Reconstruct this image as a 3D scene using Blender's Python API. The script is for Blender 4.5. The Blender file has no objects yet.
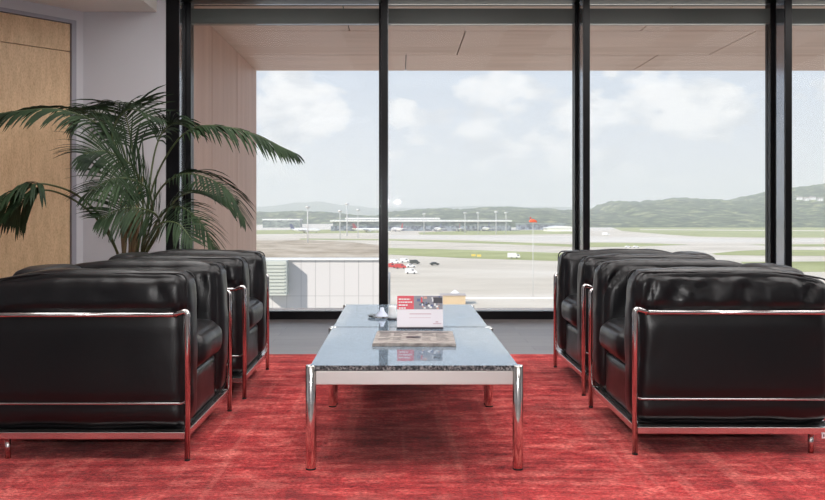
import bpy, bmesh, math, random
from mathutils import Vector, Matrix, noise

PI = math.pi
SC = bpy.context.scene
COL = SC.collection
F = 820.0; CX = 400.0; CY = 212.0; EYE = 0.905   # measured from the photograph
GZ = -24.9                                          # airfield level below the floor of the lounge

def P(px, py, Y):
    return Vector(((px - CX) * Y / F, Y, EYE - (py - CY) * Y / F))
def G(px, py, dz=0.0):
    D = (EYE - GZ) * F / (py - CY)
    return Vector(((px - CX) * D / F, D, GZ + dz))
def lin(r, g, b):
    f = lambda c: (c / 255 / 12.92) if c / 255 <= .04045 else ((c / 255 + .055) / 1.055) ** 2.4
    return (f(r), f(g), f(b), 1.0)

# ------------------------------------------------------------------ materials
def mat(name, col=(.5, .5, .5, 1), rough=.5, metal=0.0, ior=1.5, **kw):
    m = bpy.data.materials.new(name); m.use_nodes = True
    b = m.node_tree.nodes['Principled BSDF']
    b.inputs['Base Color'].default_value = col
    b.inputs['Roughness'].default_value = rough
    b.inputs['Metallic'].default_value = metal
    b.inputs['IOR'].default_value = ior
    for k, v in kw.items():
        b.inputs[k.replace('_', ' ')].default_value = v
    return m
def nt(m): return m.node_tree.nodes, m.node_tree.links, m.node_tree.nodes['Principled BSDF']
def node(m, typ, **kw):
    n = m.node_tree.nodes.new(typ)
    for k, v in kw.items():
        if k.startswith('i_'): n.inputs[k[2:].replace('_', ' ')].default_value = v
        else: setattr(n, k, v)
    return n
def coords(m, scale=(1, 1, 1), kind='Object'):
    tc = node(m, 'ShaderNodeTexCoord'); mp = node(m, 'ShaderNodeMapping')
    mp.inputs['Scale'].default_value = scale
    m.node_tree.links.new(tc.outputs[kind], mp.inputs['Vector'])
    return mp.outputs['Vector']
def ramp(m, fac, stops):
    r = node(m, 'ShaderNodeValToRGB'); cr = r.color_ramp
    while len(cr.elements) < len(stops): cr.elements.new(.5)
    for e, (p, c) in zip(cr.elements, stops): e.position = p; e.color = c
    m.node_tree.links.new(fac, r.inputs['Fac'])
    return r.outputs['Color']
def noisy(m, scale, detail=4, vec=None, rough=.55):
    n = node(m, 'ShaderNodeTexNoise', i_Scale=scale, i_Detail=detail, i_Roughness=rough)
    if vec is not None: m.node_tree.links.new(vec, n.inputs['Vector'])
    return n.outputs['Fac']
def mix(m, a, b, fac=.5, mode='MIX'):
    x = node(m, 'ShaderNodeMix', data_type='RGBA', blend_type=mode)
    L = m.node_tree.links
    if isinstance(fac, (int, float)): x.inputs[0].default_value = fac
    else: L.new(fac, x.inputs[0])
    for i, v in ((6, a), (7, b)):
        if isinstance(v, tuple): x.inputs[i].default_value = v
        else: L.new(v, x.inputs[i])
    return x.outputs[2]
def bump(m, h, strength=.3, dist=.01):
    b = node(m, 'ShaderNodeBump', i_Strength=strength, i_Distance=dist)
    m.node_tree.links.new(h, b.inputs['Height'])
    m.node_tree.links.new(b.outputs['Normal'], nt(m)[2].inputs['Normal'])

M = {}
# leather
m = M['leather'] = mat('black_leather', (.004, .0042, .0055, 1), .3, ior=1.48)
v = coords(m)
L = nt(m)[1]
fine = noisy(m, 330, 3, v); big = noisy(m, 5, 2, v)
bump(m, fine, .10, .004)
L.new(ramp(m, big, [(.3, (.28,)*3 + (1,)), (.7, (.38,)*3 + (1,))]), nt(m)[2].inputs['Roughness'])
M['piping'] = mat('leather_piping', (.008, .008, .009, 1), .45)
M['chrome'] = mat('chrome', (.62, .60, .60, 1), .14, 1.0)
M['base_steel'] = mat('brushed_chrome', (.72, .70, .70, 1), .22, 1.0)
M['rubber'] = mat('black_rubber', (.015, .015, .015, 1), .7)
# rug
m = M['rug'] = mat('red_wool', rough=.95, ior=1.3)
N, L, B = nt(m)
s1 = noisy(m, 1.0, 8, coords(m, (2.2, 24, 1)), .7)      # woven cross lines
s2 = noisy(m, 1.0, 5, coords(m, (11, .45, 1)), .6)        # long combed streaks
s3 = noisy(m, 7, 9, coords(m, (.75, 1.6, 1)), .75)                       # mottling
s5 = noisy(m, 1.7, 4, coords(m, (1, 1, 1)), .6)
s4 = noisy(m, 60, 4, coords(m, (1, 2.2, 1)), .85)
c1 = ramp(m, s1, [(.40, lin(120, 30, 34)), (.5, lin(186, 50, 52)), (.60, lin(222, 112, 104))])
c3 = ramp(m, s3, [(.40, lin(110, 22, 28)), (.5, lin(186, 50, 52)), (.60, lin(230, 126, 116))])
c2 = ramp(m, s2, [(.40, lin(150, 34, 38)), (.55, lin(188, 54, 56)), (.64, lin(232, 138, 126))])
c = mix(m, mix(m, c1, c3, .62), c2, .2)
c = mix(m, c, ramp(m, s5, [(.38, (.72, .68, .68, 1)), (.6, (1.15, 1.15, 1.15, 1))]), 1.0, 'MULTIPLY')
c4 = ramp(m, s4, [(.40, (.5, .42, .42, 1)), (.60, (1.4, 1.4, 1.4, 1))])
c = mix(m, c, c4, 1.0, 'MULTIPLY')
L.new(c, B.inputs['Base Color'])
bump(m, s4, .6, .01)
B.inputs['Sheen Weight'].default_value = .1
# wooden floor, grey
m = M['floor'] = mat('grey_floorboards', rough=.3)
N, L, B = nt(m)
br = node(m, 'ShaderNodeTexBrick', offset=.5, i_Scale=1.0)
br.inputs['Brick Width'].default_value = 1.8; br.inputs['Row Height'].default_value = .16
br.inputs['Mortar Size'].default_value = .002
br.inputs['Color1'].default_value = lin(98, 92, 92); br.inputs['Color2'].default_value = lin(118, 112, 110)
br.inputs['Mortar'].default_value = lin(45, 42, 42)
L.new(coords(m), br.inputs['Vector'])
g = ramp(m, noisy(m, 1, 6, coords(m, (3, 40, 1))), [(.3, (.75, .74, .73, 1)), (.7, (1.1, 1.1, 1.1, 1))])
L.new(mix(m, br.outputs['Color'], g, 1.0, 'MULTIPLY'), B.inputs['Base Color'])
# wall paint
m = M['paint'] = mat('white_wall_paint', lin(200, 200, 205), .8)
bump(m, noisy(m, 180, 3, coords(m)), .08, .003)
M['ceiling'] = mat('ceiling_paint', lin(232, 228, 222), .85)
# door board
m = M['door'] = mat('beech_board', rough=.45)
N, L, B = nt(m)
w1 = ramp(m, noisy(m, 1, 8, coords(m, (22, 22, 5)), .7), [(.3, lin(200, 168, 130)), (.6, lin(222, 190, 150)), (.8, lin(232, 204, 168))])
w2 = ramp(m, noisy(m, 160, 2, coords(m, (1, 1, .35))), [(.35, (.78, .72, .66, 1)), (.55, (1, 1, 1, 1))])
L.new(mix(m, w1, w2, .8, 'MULTIPLY'), B.inputs['Base Color'])
M['door_frame'] = mat('grey_steel_door_frame', lin(150, 150, 160), .4)
M['gap'] = mat('dark_shadow_gap', (.02, .02, .02, 1), .8)
M['black_metal'] = mat('black_window_metal', (.004, .004, .005, 1), .28, 0.0, 1.3)
M['grey_metal'] = mat('grey_green_transom_metal', lin(70, 76, 72), .4, .0)
m = M['sidemetal'] = mat('dark_anodised_metal', (.34, .35, .38, 1), .15, 1.0)
# exterior cladding
def clad(name, a, b, stretch):
    m = mat(name, rough=.5); N, L, B = nt(m)
    L.new(ramp(m, noisy(m, 1, 5, coords(m, stretch)), [(.3, a), (.7, b)]), B.inputs['Base Color'])
    return m
M['soffit'] = clad('brown_soffit_board', lin(180, 148, 130), lin(198, 166, 148), (.6, 8, 1))
M['sideclad'] = clad('pinkish_wall_board', lin(172, 138, 122), lin(188, 152, 136), (1, 6, .5))
M['ledge'] = mat('pale_metal_ledge', lin(225, 225, 222), .4)
# glass
def glass(name, tint=.985, ior=1.13):
    m = bpy.data.materials.new(name); m.use_nodes = True
    n = m.node_tree.nodes; l = m.node_tree.links; n.remove(n['Principled BSDF'])
    t = n.new('ShaderNodeBsdfTransparent'); t.inputs[0].default_value = (tint, tint, tint, 1)
    g = n.new('ShaderNodeBsdfGlossy'); g.inputs['Roughness'].default_value = .02
    f = n.new('ShaderNodeFresnel'); f.inputs['IOR'].default_value = ior
    x = n.new('ShaderNodeMixShader')
    l.new(f.outputs[0], x.inputs[0]); l.new(t.outputs[0], x.inputs[1]); l.new(g.outputs[0], x.inputs[2])
    l.new(x.outputs[0], n['Material Output'].inputs['Surface'])
    return m
M['glass'] = glass('window_glass')
M['clear'] = glass('clear_glassware', .9, 1.5)
# table
m = M['granite'] = mat('polished_speckled_granite', rough=.02, ior=2.7)
m.node_tree.nodes['Principled BSDF'].inputs['Specular Tint'].default_value = (.86, .95, 1, 1)
N, L, B = nt(m)
L.new(ramp(m, noisy(m, 320, 3, coords(m), .7), [(.36, lin(56, 68, 80)), (.5, lin(112, 130, 146)), (.66, lin(168, 182, 196))]), B.inputs['Base Color'])
m = M['granite_edge'] = mat('honed_granite_edge', rough=.75, ior=1.3); N, L, B = nt(m)
L.new(ramp(m, noisy(m, 140, 3, coords(m), .8), [(.38, lin(30, 32, 36)), (.5, lin(84, 88, 92)), (.62, lin(170, 172, 172))]), B.inputs['Base Color'])
M['table_steel'] = mat('polished_steel', (.80, .79, .77, 1), .13, 1.0)
m = M['apron'] = mat('satin_steel_bar', (.80, .78, .76, 1), .38, .75)
# paper
def paper(name, c, r=.6): return mat(name, lin(*c), r)
M['card'] = paper('white_card', (236, 230, 236), .35); M['red'] = paper('red_print', (214, 38, 62), .35)
m = M['news'] = mat('printed_newsprint', rough=.75)
N, L, B = nt(m)
L.new(ramp(m, noisy(m, 1, 5, coords(m, (30, 70, 30)), .7), [(.36, lin(120, 114, 112)), (.5, lin(154, 147, 142)), (.7, lin(178, 171, 166))]), B.inputs['Base Color'])
for k, c in dict(ink=(60, 56, 60), pgrey=(140, 140, 150), pblue=(84, 96, 140), pdark=(46, 44, 56), pskin=(214, 166, 150), pwhite=(240, 240, 240), pline=(206, 176, 186), ptaupe=(176, 164, 158)).items():
    M[k] = paper('print_' + k, c, .4)
# palm
m = M['leaf'] = mat('palm_leaf', rough=.6, ior=1.3)
N, L, B = nt(m)
L.new(ramp(m, noisy(m, 6, 3, coords(m)), [(.3, lin(22, 38, 24)), (.7, lin(48, 68, 40))]), B.inputs['Base Color'])
M['stem'] = mat('palm_stalk', lin(72, 84, 48), .5)
M['oldstem'] = mat('dry_palm_sheath', lin(118, 104, 76), .8)
M['pot'] = mat('anthracite_planter', lin(60, 60, 62), .5); M['soil'] = mat('potting_soil', lin(50, 36, 26), .95)
# outdoors
def field(name, a, b, sc, c=None):
    m = mat(name, rough=.9, ior=1.1); N, L, B = nt(m)
    st = [(.3, a), (.7, b)] if c is None else [(.3, a), (.52, b), (.72, c)]
    L.new(ramp(m, noisy(m, 1, 6, coords(m, sc), .6), st), B.inputs['Base Color'])
    return m
M['concrete'] = field('pale_airfield_concrete', lin(198, 187, 170), lin(216, 206, 190), (.012, .03, 1), lin(228, 220, 207))
M['runway'] = field('light_runway_concrete', lin(214, 206, 194), lin(228, 221, 210), (.01, .01, 1))
M['grass'] = field('airfield_grass', lin(148, 152, 98), lin(186, 188, 136), (.02, .04, 1))
M['dirt'] = field('bare_dusty_earth', lin(150, 134, 112), lin(186, 170, 148), (.05, .03, 1), lin(206, 194, 176))
M['dgrass'] = field('darker_meadow', lin(110, 124, 82), lin(148, 156, 106), (.01, .02, 1))
M['forest'] = field('forest_canopy', lin(22, 40, 34), lin(82, 98, 70), (.045, .03, .09), lin(172, 172, 128))
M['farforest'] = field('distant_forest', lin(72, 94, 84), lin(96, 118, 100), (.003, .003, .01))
M['wallpanel'] = mat('pale_facade_panel', lin(205, 202, 200), .6)
M['joint'] = mat('facade_joint', lin(168, 166, 166), .8)
M['boxmetal'] = mat('grey_green_box_metal', lin(190, 194, 186), .5)
def glazing(name, a, b_, sc):
    m = mat(name, rough=.4); N, L, B = nt(m)
    L.new(ramp(m, noisy(m, 1, 3, coords(m, (sc, .02, .25)), .7), [(.42, a), (.58, b_)]), B.inputs['Base Color']); return m
M['tglass'] = glazing('dark_terminal_glazing', lin(22, 36, 60), lin(134, 146, 160), .3)
M['tgreen'] = glazing('grey_green_terminal_glazing', lin(66, 84, 84), lin(132, 144, 136), .1)
M['troof'] = mat('white_terminal_roof', lin(228, 228, 226), .6)
M['white'] = mat('white_vehicle_paint', lin(240, 240, 240), .35)
M['vred'] = mat('red_vehicle_paint', lin(196, 60, 56), .4)
M['vdark'] = mat('dark_vehicle_paint', lin(60, 66, 60), .4)
M['vyellow'] = mat('yellow_board', lin(232, 206, 90), .5)
M['tyre'] = mat('tyre_rubber', (.02, .02, .02, 1), .8)
M['autoglass'] = mat('vehicle_glass', lin(50, 60, 70), .1)
M['orange'] = mat('orange_windsock', lin(240, 96, 50), .6)
M['mast'] = mat('galvanised_mast', lin(206, 206, 206), .5)
M['tan'] = mat('tan_shed_wall', lin(206, 184, 150), .7)
M['tailred'] = mat('red_tail_paint', lin(150, 40, 50), .4)
M['tailblue'] = mat('blue_tail_paint', lin(44, 56, 104), .4)
M['field'] = mat('yellow_hill_field', lin(212, 200, 140), .9)
def emit(name, c, s):
    m = bpy.data.materials.new(name); m.use_nodes = True
    b = m.node_tree.nodes['Principled BSDF']; b.inputs['Base Color'].default_value = (.8, .8, .8, 1)
    b.inputs['Emission Color'].default_value = c; b.inputs['Emission Strength'].default_value = s
    return m
M['fill_glow'] = emit('added_fill_glow', (1, .98, .96, 1), 4.3)  # glow of the unseen fill panels added under the ceiling

# ------------------------------------------------------------------ mesh helpers
def obj(name, bm, m, parent=None, smooth=False, loc=None, bevel=0):
    me = bpy.data.meshes.new(name)
    bmesh.ops.recalc_face_normals(bm, faces=bm.faces[:])
    bm.to_mesh(me); bm.free()
    for mm in (m if isinstance(m, (list, tuple)) else [m]):
        me.materials.append(mm)
    if smooth:
        for p in me.polygons: p.use_smooth = True
    o = bpy.data.objects.new(name, me); COL.objects.link(o)
    if parent is not None: o.parent = parent
    if loc is not None: o.location = loc
    if bevel:
        b = o.modifiers.new('bevel', 'BEVEL'); b.width = bevel; b.segments = 2; b.limit_method = 'ANGLE'
    return o
def tag(o, label=None, cat=None, group=None, kind=None):
    if label: o['label'] = label
    if cat: o['category'] = cat
    if group: o['group'] = group
    if kind: o['kind'] = kind
    return o
def empty(name, loc=(0, 0, 0), rz=0.0):
    o = bpy.data.objects.new(name, None); COL.objects.link(o)
    o.location = loc; o.rotation_euler = (0, 0, rz); o.empty_display_size = .1
    return o
def struct(name, bm, m, parent=None, **k):
    o = obj(name, bm, m, parent, **k); o['kind'] = 'structure'; return o
def box(bm, x0, x1, y0, y1, z0, z1, mi=0, mtx=None):
    vs = [bm.verts.new((x, y, z)) for z in (z0, z1) for y in (y0, y1) for x in (x0, x1)]
    if mtx is not None:
        for v in vs: v.co = mtx @ v.co
    for f in ((0, 1, 3, 2), (4, 6, 7, 5), (0, 4, 5, 1), (2, 3, 7, 6), (0, 2, 6, 4), (1, 5, 7, 3)):
        bm.faces.new([vs[i] for i in f]).material_index = mi
    return bm
def B_(*a, **k): return box(bmesh.new(), *a, **k)
def tube(bm, pts, r, seg=10, closed=False, cap=True, mi=0):
    pts = [Vector(p) for p in pts]; n = len(pts)
    rr = r if isinstance(r, (list, tuple)) else [r] * n
    rings = []; up = None
    for i, p in enumerate(pts):
        if closed: t = pts[(i + 1) % n] - pts[i - 1]
        else: t = pts[min(i + 1, n - 1)] - pts[max(i - 1, 0)]
        t.normalize()
        if up is None:
            up = t.orthogonal().normalized()
        up = (up - t * up.dot(t))
        up = up.normalized() if up.length > 1e-6 else t.orthogonal().normalized()
        s = t.cross(up)
        rings.append([bm.verts.new(p + (up * math.cos(a) + s * math.sin(a)) * rr[i]) for a in [2 * PI * k / seg for k in range(seg)]])
    for i in range(n if closed else n - 1):
        A, Bq = rings[i], rings[(i + 1) % n]
        off = 0
        if closed and i == n - 1:
            off = min(range(seg), key=lambda o: (A[0].co - Bq[o].co).length)
        for k in range(seg):
            f = bm.faces.new((A[k], A[(k + 1) % seg], Bq[(k + 1 + off) % seg], Bq[(k + off) % seg])); f.material_index = mi; f.smooth = True
    if cap and not closed:
        bm.faces.new(rings[0][::-1]).material_index = mi; bm.faces.new(rings[-1]).material_index = mi
    return bm
def fillet(pts, r, k=6, closed=False):
    """round the corners of a polyline"""
    pts = [Vector(p) for p in pts]; out = []; n = len(pts)
    for i, p in enumerate(pts):
        if not closed and i in (0, n - 1): out.append(p); continue
        a = (pts[i - 1] - p); b = (pts[(i + 1) % n] - p)
        d = min(r, a.length * .49, b.length * .49)
        A = p + a.normalized() * d; Bq = p + b.normalized() * d
        for j in range(k + 1):
            t = j / k; out.append((1 - t) ** 2 * A + 2 * t * (1 - t) * p + t * t * Bq)
    return out
def lathe(bm, prof, seg=24, c=(0, 0, 0), mi=0):
    rings = []
    for r, z in prof:
        rings.append([bm.verts.new((c[0] + r * math.cos(2 * PI * k / seg), c[1] + r * math.sin(2 * PI * k / seg), c[2] + z)) for k in range(seg)])
    for A, Bq in zip(rings, rings[1:]):
        for k in range(seg):
            f = bm.faces.new((A[k], A[(k + 1) % seg], Bq[(k + 1) % seg], Bq[k])); f.smooth = True; f.material_index = mi
    bm.faces.new(rings[0][::-1]).material_index = mi; bm.faces.new(rings[-1]).material_index = mi
    return bm
def cushion(lo, hi, r=.03, puff=(.008, .008, .008), seed=0, wr=.0015, n=(18, 14, 18), post=None, wscale=11.0, ridge=0.0):
    lo = Vector(lo); hi = Vector(hi); c = (lo + hi) / 2; h = (hi - lo) / 2
    bm = bmesh.new(); cache = {}
    def V(i, j, k):
        key = (i, j, k)
        if key in cache: return cache[key]
        u = [math.sin((2 * a / nn - 1) * PI / 2) for a, nn in zip(key, n)]
        u = [.55 * w + .45 * (2 * a / nn - 1) for w, a, nn in zip(u, key, n)]
        p = Vector([u[q] * h[q] for q in range(3)])
        inner = Vector([max(-(h[q] - r), min(h[q] - r, p[q])) for q in range(3)])
        d = p - inner
        d = d.normalized() if d.length > 1e-9 else Vector((0, 0, 1))
        q_ = inner + d * r
        b = 0
        for ax in range(3):
            o1, o2 = [x for x in range(3) if x != ax]
            b += d[ax] ** 2 * puff[ax] * max(0, 1 - u[o1] ** 4) * max(0, 1 - u[o2] ** 4)
        s = Vector((seed * 3.7, seed * 1.3, seed * 7.1))
        eg = .25 + .75 * max(abs(u[0]) ** 6, abs(u[2]) ** 6)
        w = (noise.noise((q_ + c) * wscale * .6 + s) * 2 + noise.noise((q_ + c) * wscale * 1.6 + s) * .8) * wr * eg
        if ridge:
            e = (max(0, 1 - abs(u[2] - .80) / .34) + .35 * abs(u[0]) ** 6) * (d.y ** 2 * .9 + .1)
            k_ = noise.noise(Vector(((q_ + c).x * 17 + (q_ + c).z * 7, (q_ + c).y * 6, (q_ + c).z * 5)) + s)
            w -= ridge * .6 * e * (1 - min(1, abs(k_) * 3)) ** 1.5 * (.3 if q_.z < -.05 else 1)
        q_ = q_ + d * (b + w) + c
        if post: q_ = post(q_)
        cache[key] = bm.verts.new(q_); return cache[key]
    for ax in range(3):
        o1, o2 = [x for x in range(3) if x != ax]
        for side in (0, n[ax]):
            for a in range(n[o1]):
                for b in range(n[o2]):
                    idx = []
                    for da, db in ((0, 0), (1, 0), (1, 1), (0, 1)):
                        key = [0, 0, 0]; key[ax] = side; key[o1] = a + da; key[o2] = b + db
                        idx.append(V(*key))
                    bm.faces.new(idx).smooth = True
    return bm

# ------------------------------------------------------------------ camera and render look
cam_d = bpy.data.cameras.new('camera'); cam = bpy.data.objects.new('camera', cam_d); COL.objects.link(cam)
cam.location = (0, 0, EYE); cam.rotation_euler = (PI / 2, 0, 0)
cam_d.sensor_width = 36; cam_d.lens = F / 825 * 36
cam_d.shift_x = (412.5 - CX) / 825; cam_d.shift_y = -(250 - CY) / 825
cam_d.clip_start = .05; cam_d.clip_end = 30000
SC.camera = cam
SC.view_settings.view_transform = 'Standard'; SC.view_settings.look = 'None'
SC.view_settings.gamma = 1; SC.view_settings.exposure = 0; SC.view_settings.use_curve_mapping = False
SC.cycles.use_denoising = True
SC.cycles.max_bounces = 8; SC.cycles.diffuse_bounces = 5; SC.cycles.transparent_max_bounces = 24
SC.cycles.volume_bounces = 1; SC.cycles.sample_clamp_indirect = 6

# ------------------------------------------------------------------ sky
w = bpy.data.worlds.new('hazy_sky'); SC.world = w; w.use_nodes = True
n = w.node_tree.nodes; l = w.node_tree.links
bg = n['Background']
tc = n.new('ShaderNodeTexCoord'); sep = n.new('ShaderNodeSeparateXYZ'); l.new(tc.outputs['Generated'], sep.inputs[0])
def wramp(fac, stops):
    r = n.new('ShaderNodeValToRGB'); cr = r.color_ramp
    while len(cr.elements) < len(stops): cr.elements.new(.5)
    for e, (p, c) in zip(cr.elements, stops): e.position = p; e.color = c
    l.new(fac, r.inputs['Fac']); return r
base = wramp(sep.outputs['Z'], [(0, lin(212, 217, 221)), (.06, lin(212, 219, 226)), (.18, lin(194, 207, 222)), (.6, lin(120, 160, 208))])
mp = n.new('ShaderNodeMapping'); mp.inputs['Scale'].default_value = (1, 1, 1.7); mp.inputs['Location'].default_value = (3.1, .4, .35)
l.new(tc.outputs['Generated'], mp.inputs['Vector'])
nz = n.new('ShaderNodeTexNoise'); nz.inputs['Scale'].default_value = 11.0; nz.inputs['Detail'].default_value = 9; nz.inputs['Roughness'].default_value = .52
l.new(mp.outputs[0], nz.inputs['Vector'])
cf = wramp(nz.outputs['Fac'], [(.47, (0, 0, 0, 1)), (.52, (.7, .7, .7, 1)), (.60, (1, 1, 1, 1))])
nz2 = n.new('ShaderNodeTexNoise'); nz2.inputs['Scale'].default_value = 16; nz2.inputs['Detail'].default_value = 6
l.new(mp.outputs[0], nz2.inputs['Vector'])
cc = wramp(nz2.outputs['Fac'], [(.40, lin(206, 212, 218)), (.54, lin(238, 240, 241))])
fade = wramp(sep.outputs['Z'], [(.015, (0, 0, 0, 1)), (.07, (1, 1, 1, 1))])
mul = n.new('ShaderNodeMath'); mul.operation = 'MULTIPLY'; l.new(cf.outputs[0], mul.inputs[0]); l.new(fade.outputs[0], mul.inputs[1])
mx = n.new('ShaderNodeMix'); mx.data_type = 'RGBA'; 
dens = nz.outputs['Fac']
for px_, py_, r_, a_ in ((312, 128, .075, .16), (402, 112, .035, .16), (520, 140, .08, .12), (650, 112, .13, .12), (700, 90, .1, .1), (280, 150, .05, .1)):
    dv = Vector(((px_ - CX) / F, 1, (CY - py_) / F)).normalized()
    sc_ = n.new('ShaderNodeVectorMath'); sc_.operation = 'DISTANCE'; l.new(tc.outputs['Generated'], sc_.inputs[0]); sc_.inputs[1].default_value = dv
    mr = n.new('ShaderNodeMapRange'); mr.interpolation_type = 'SMOOTHSTEP'; mr.inputs[1].default_value = 0; mr.inputs[2].default_value = r_; mr.inputs[3].default_value = a_; mr.inputs[4].default_value = 0
    l.new(sc_.outputs['Value'], mr.inputs[0])
    ad = n.new('ShaderNodeMath'); ad.operation = 'ADD'; l.new(dens, ad.inputs[0]); l.new(mr.outputs[0], ad.inputs[1]); dens = ad.outputs[0]
sb = n.new('ShaderNodeMath'); sb.operation = 'SUBTRACT'; sb.inputs[1].default_value = .07; l.new(dens, sb.inputs[0]); l.new(sb.outputs[0], cf.inputs[0])
l.new(mul.outputs[0], mx.inputs[0]); l.new(base.outputs[0], mx.inputs[6]); l.new(cc.outputs[0], mx.inputs[7])
l.new(mx.outputs[2], bg.inputs['Color']); bg.inputs['Strength'].default_value = 1.12

# ------------------------------------------------------------------ lights
sd = bpy.data.lights.new('sun', 'SUN'); sd.energy = 5.2; sd.angle = math.radians(2); sd.color = (1, .93, .84)
so = bpy.data.objects.new('sun', sd); COL.objects.link(so)
d = Vector((1.24, 1.0, -1.0)); so.rotation_euler = d.to_track_quat('-Z', 'Y').to_euler()
fd = bpy.data.lights.new('camera_flash', 'SPHERE' if False else 'POINT'); fd.energy = 110; fd.shadow_soft_size = .03; fd.color = (1, .98, .97)
fo = bpy.data.objects.new('camera_flash', fd); COL.objects.link(fo); fo.location = (-.05, -.02, EYE + .17)

# ------------------------------------------------------------------ the room
GY = 7.0
struct('floor', B_(-4.6, 7.6, -4.1, 7.1, -.3, -.012), M['floor'])
bm = B_(-2.01, 7.6, -4.1, 6.85, 2.80, 2.95)
struct('ceiling', bm, M['ceiling'])
struct('trim_1', B_(-4.6, -2.012, -4.1, 6.78, 2.56, 2.95), M['ceiling'])       # lowered strip along the left wall
struct('wall_back', B_(-4.6, 7.6, -4.3, -4.1, 0, 2.95), M['paint'])
struct('wall_right', B_(7.6, 7.8, -4.3, 7.1, 0, 2.95), M['paint'])
struct('wall_front', B_(-2.62, -1.937, 6.78, 7.1, -.012, 2.95), M['paint'])
# slanted wall with the door
u = Vector((-.915, -1, 0)); un = u.normalized(); nr = Vector((-un.y, un.x, 0))
if nr.y > 0: nr = -nr
nrm = nr                                                                       # points into the room
A0 = Vector((-2.62, 6.78, 0))
MW = Matrix((( un.x, -nrm.x, 0, A0.x), (un.y, -nrm.y, 0, A0.y), (0, 0, 1, 0), (0, 0, 0, 1)))   # local x along wall, y into the wall
k = 1.3555
d0, d1 = .054 * k, .054 * k + 1.05
bm = bmesh.new()
box(bm, 0, d0, 0, .2, 0, 2.56, 0, MW); box(bm, d1, 2.2 * k, 0, .2, 0, 2.56, 0, MW); box(bm, d0, d1, 0, .2, 2.47, 2.56, 0, MW)
struct('wall_left', bm, M['paint'])
struct('wall_side', B_(-4.8, -4.6, -4.3, 4.7, 0, 2.95), M['paint'])
dr = empty('door_1'); dr['kind'] = 'structure'
bm = bmesh.new(); fw = .028
box(bm, d0 - .01, d0 + fw, -.012, .08, 0, 2.475, 0, MW); box(bm, d1 - fw, d1 + .01, -.012, .08, 0, 2.475, 0, MW); box(bm, d0 + fw, d1 - fw, -.012, .08, 2.445, 2.475, 0, MW)
obj('door_frame', bm, M['door_frame'], dr)
obj('door_leaf', B_(d0 + fw + .004, d1 - fw - .004, .012, .06, .008, 2.213, 0, MW), M['door'], dr)
obj('transom_board', B_(d0 + fw + .004, d1 - fw - .004, .012, .06, 2.219, 2.441, 0, MW), M['door'], dr)
obj('backing_board', B_(d0 + fw, d1 - fw, .062, .08, 0, 2.445, 0, MW), M['gap'], dr)
bm = bmesh.new(); 
Hm = MW
tube(bm, [Hm @ Vector(p) for p in fillet([(d1 - .1, .01, 1.03), (d1 - .1, -.05, 1.03), (d1 - .22, -.05, 1.03)], .02)], .009)
obj('door_handle', bm, M['chrome'], dr)
# switch panel on the wall by the window
sp = empty('switch_panel', P(99, 131, 6.775))
bm = bmesh.new()
box(bm, -.075, .075, -.010, 0, -.06, .06)
obj('back_plate', bm, mat('switch_plate', lin(196, 196, 202), .5), sp, bevel=.003)
for i in range(2):
    for j in range(2):
        obj('rocker_switch', B_(-.062 + i * .066, -.004 + i * .066, -.016, -.0102, -.05 + j * .052, -.002 + j * .052), mat('switch_rocker', lin(150, 150, 158), .5), sp, bevel=.003)
tag(sp, 'light grey square switch panel on the white wall behind the palm', 'switch panel')

# windows: four bays, each with its mullion, transom and pane
MX = [-1.8, -.128, 1.543, 3.214, 4.885, 6.556]
for i in range(5):
    xl, xr = MX[i], MX[i + 1]
    wo = empty('window_%d' % (i + 1)); wo['kind'] = 'structure'
    if i == 0:
        obj('mullion', B_(-1.935, -1.827, 6.78, 7.0, -.012, 2.69), M['black_metal'], wo)
        obj('frame_post', B_(-1.935, -1.785, 7.0, 7.1, -.012, 2.69), M['black_metal'], wo)
        a = -1.785
    else:
        obj('mullion', B_(xl - .0275, xl + .0275, 6.78, 7.0, -.012, 2.69), M['black_metal'], wo)
        obj('frame_post', B_(xl - .052, xl + .028, 7.0, 7.1, -.012, 2.69), M['black_metal'], wo)
        a = xl + .028
    b = xr - .052
    # bright metal cover on the cheeks of the mullion
    if i > 0:
        for s in ((xl - .0285, xl - .0277), (xl + .0277, xl + .0285)):
            obj('cover_strip', B_(s[0], s[1], 6.80, 6.94, 0.001, 2.689), M['sidemetal'], wo)
    else:
        obj('cover_strip', B_(-1.8268, -1.826, 6.80, 6.98, 0.001, 2.689), M['sidemetal'], wo)
    obj('transom', B_(a + .001, b - .001, 7.0, 7.09, 2.518, 2.642), M['grey_metal'], wo)
    obj('sill_rail', B_(a + .001, b - .001, 7.0, 7.09, -.012, .058), M['black_metal'], wo)
    obj('pane', B_(a, b, 7.045, 7.06, .059, 2.517), M['glass'], wo)
    obj('upper_pane', B_(a, b, 7.045, 7.06, 2.643, 2.69), M['glass'], wo)
struct('trim_2', B_(-1.936, 7.6, 6.86, 7.1, 2.691, 2.95), M['black_metal'])       # dark window head
struct('trim_3', B_(6.56, 7.6, 6.8, 7.1, 0, 2.69), M['paint'])
struct('trim_4', B_(-1.82, 8, 7.15, 7.36, -.1, .045), M['ledge'])                # outside ledge
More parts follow.
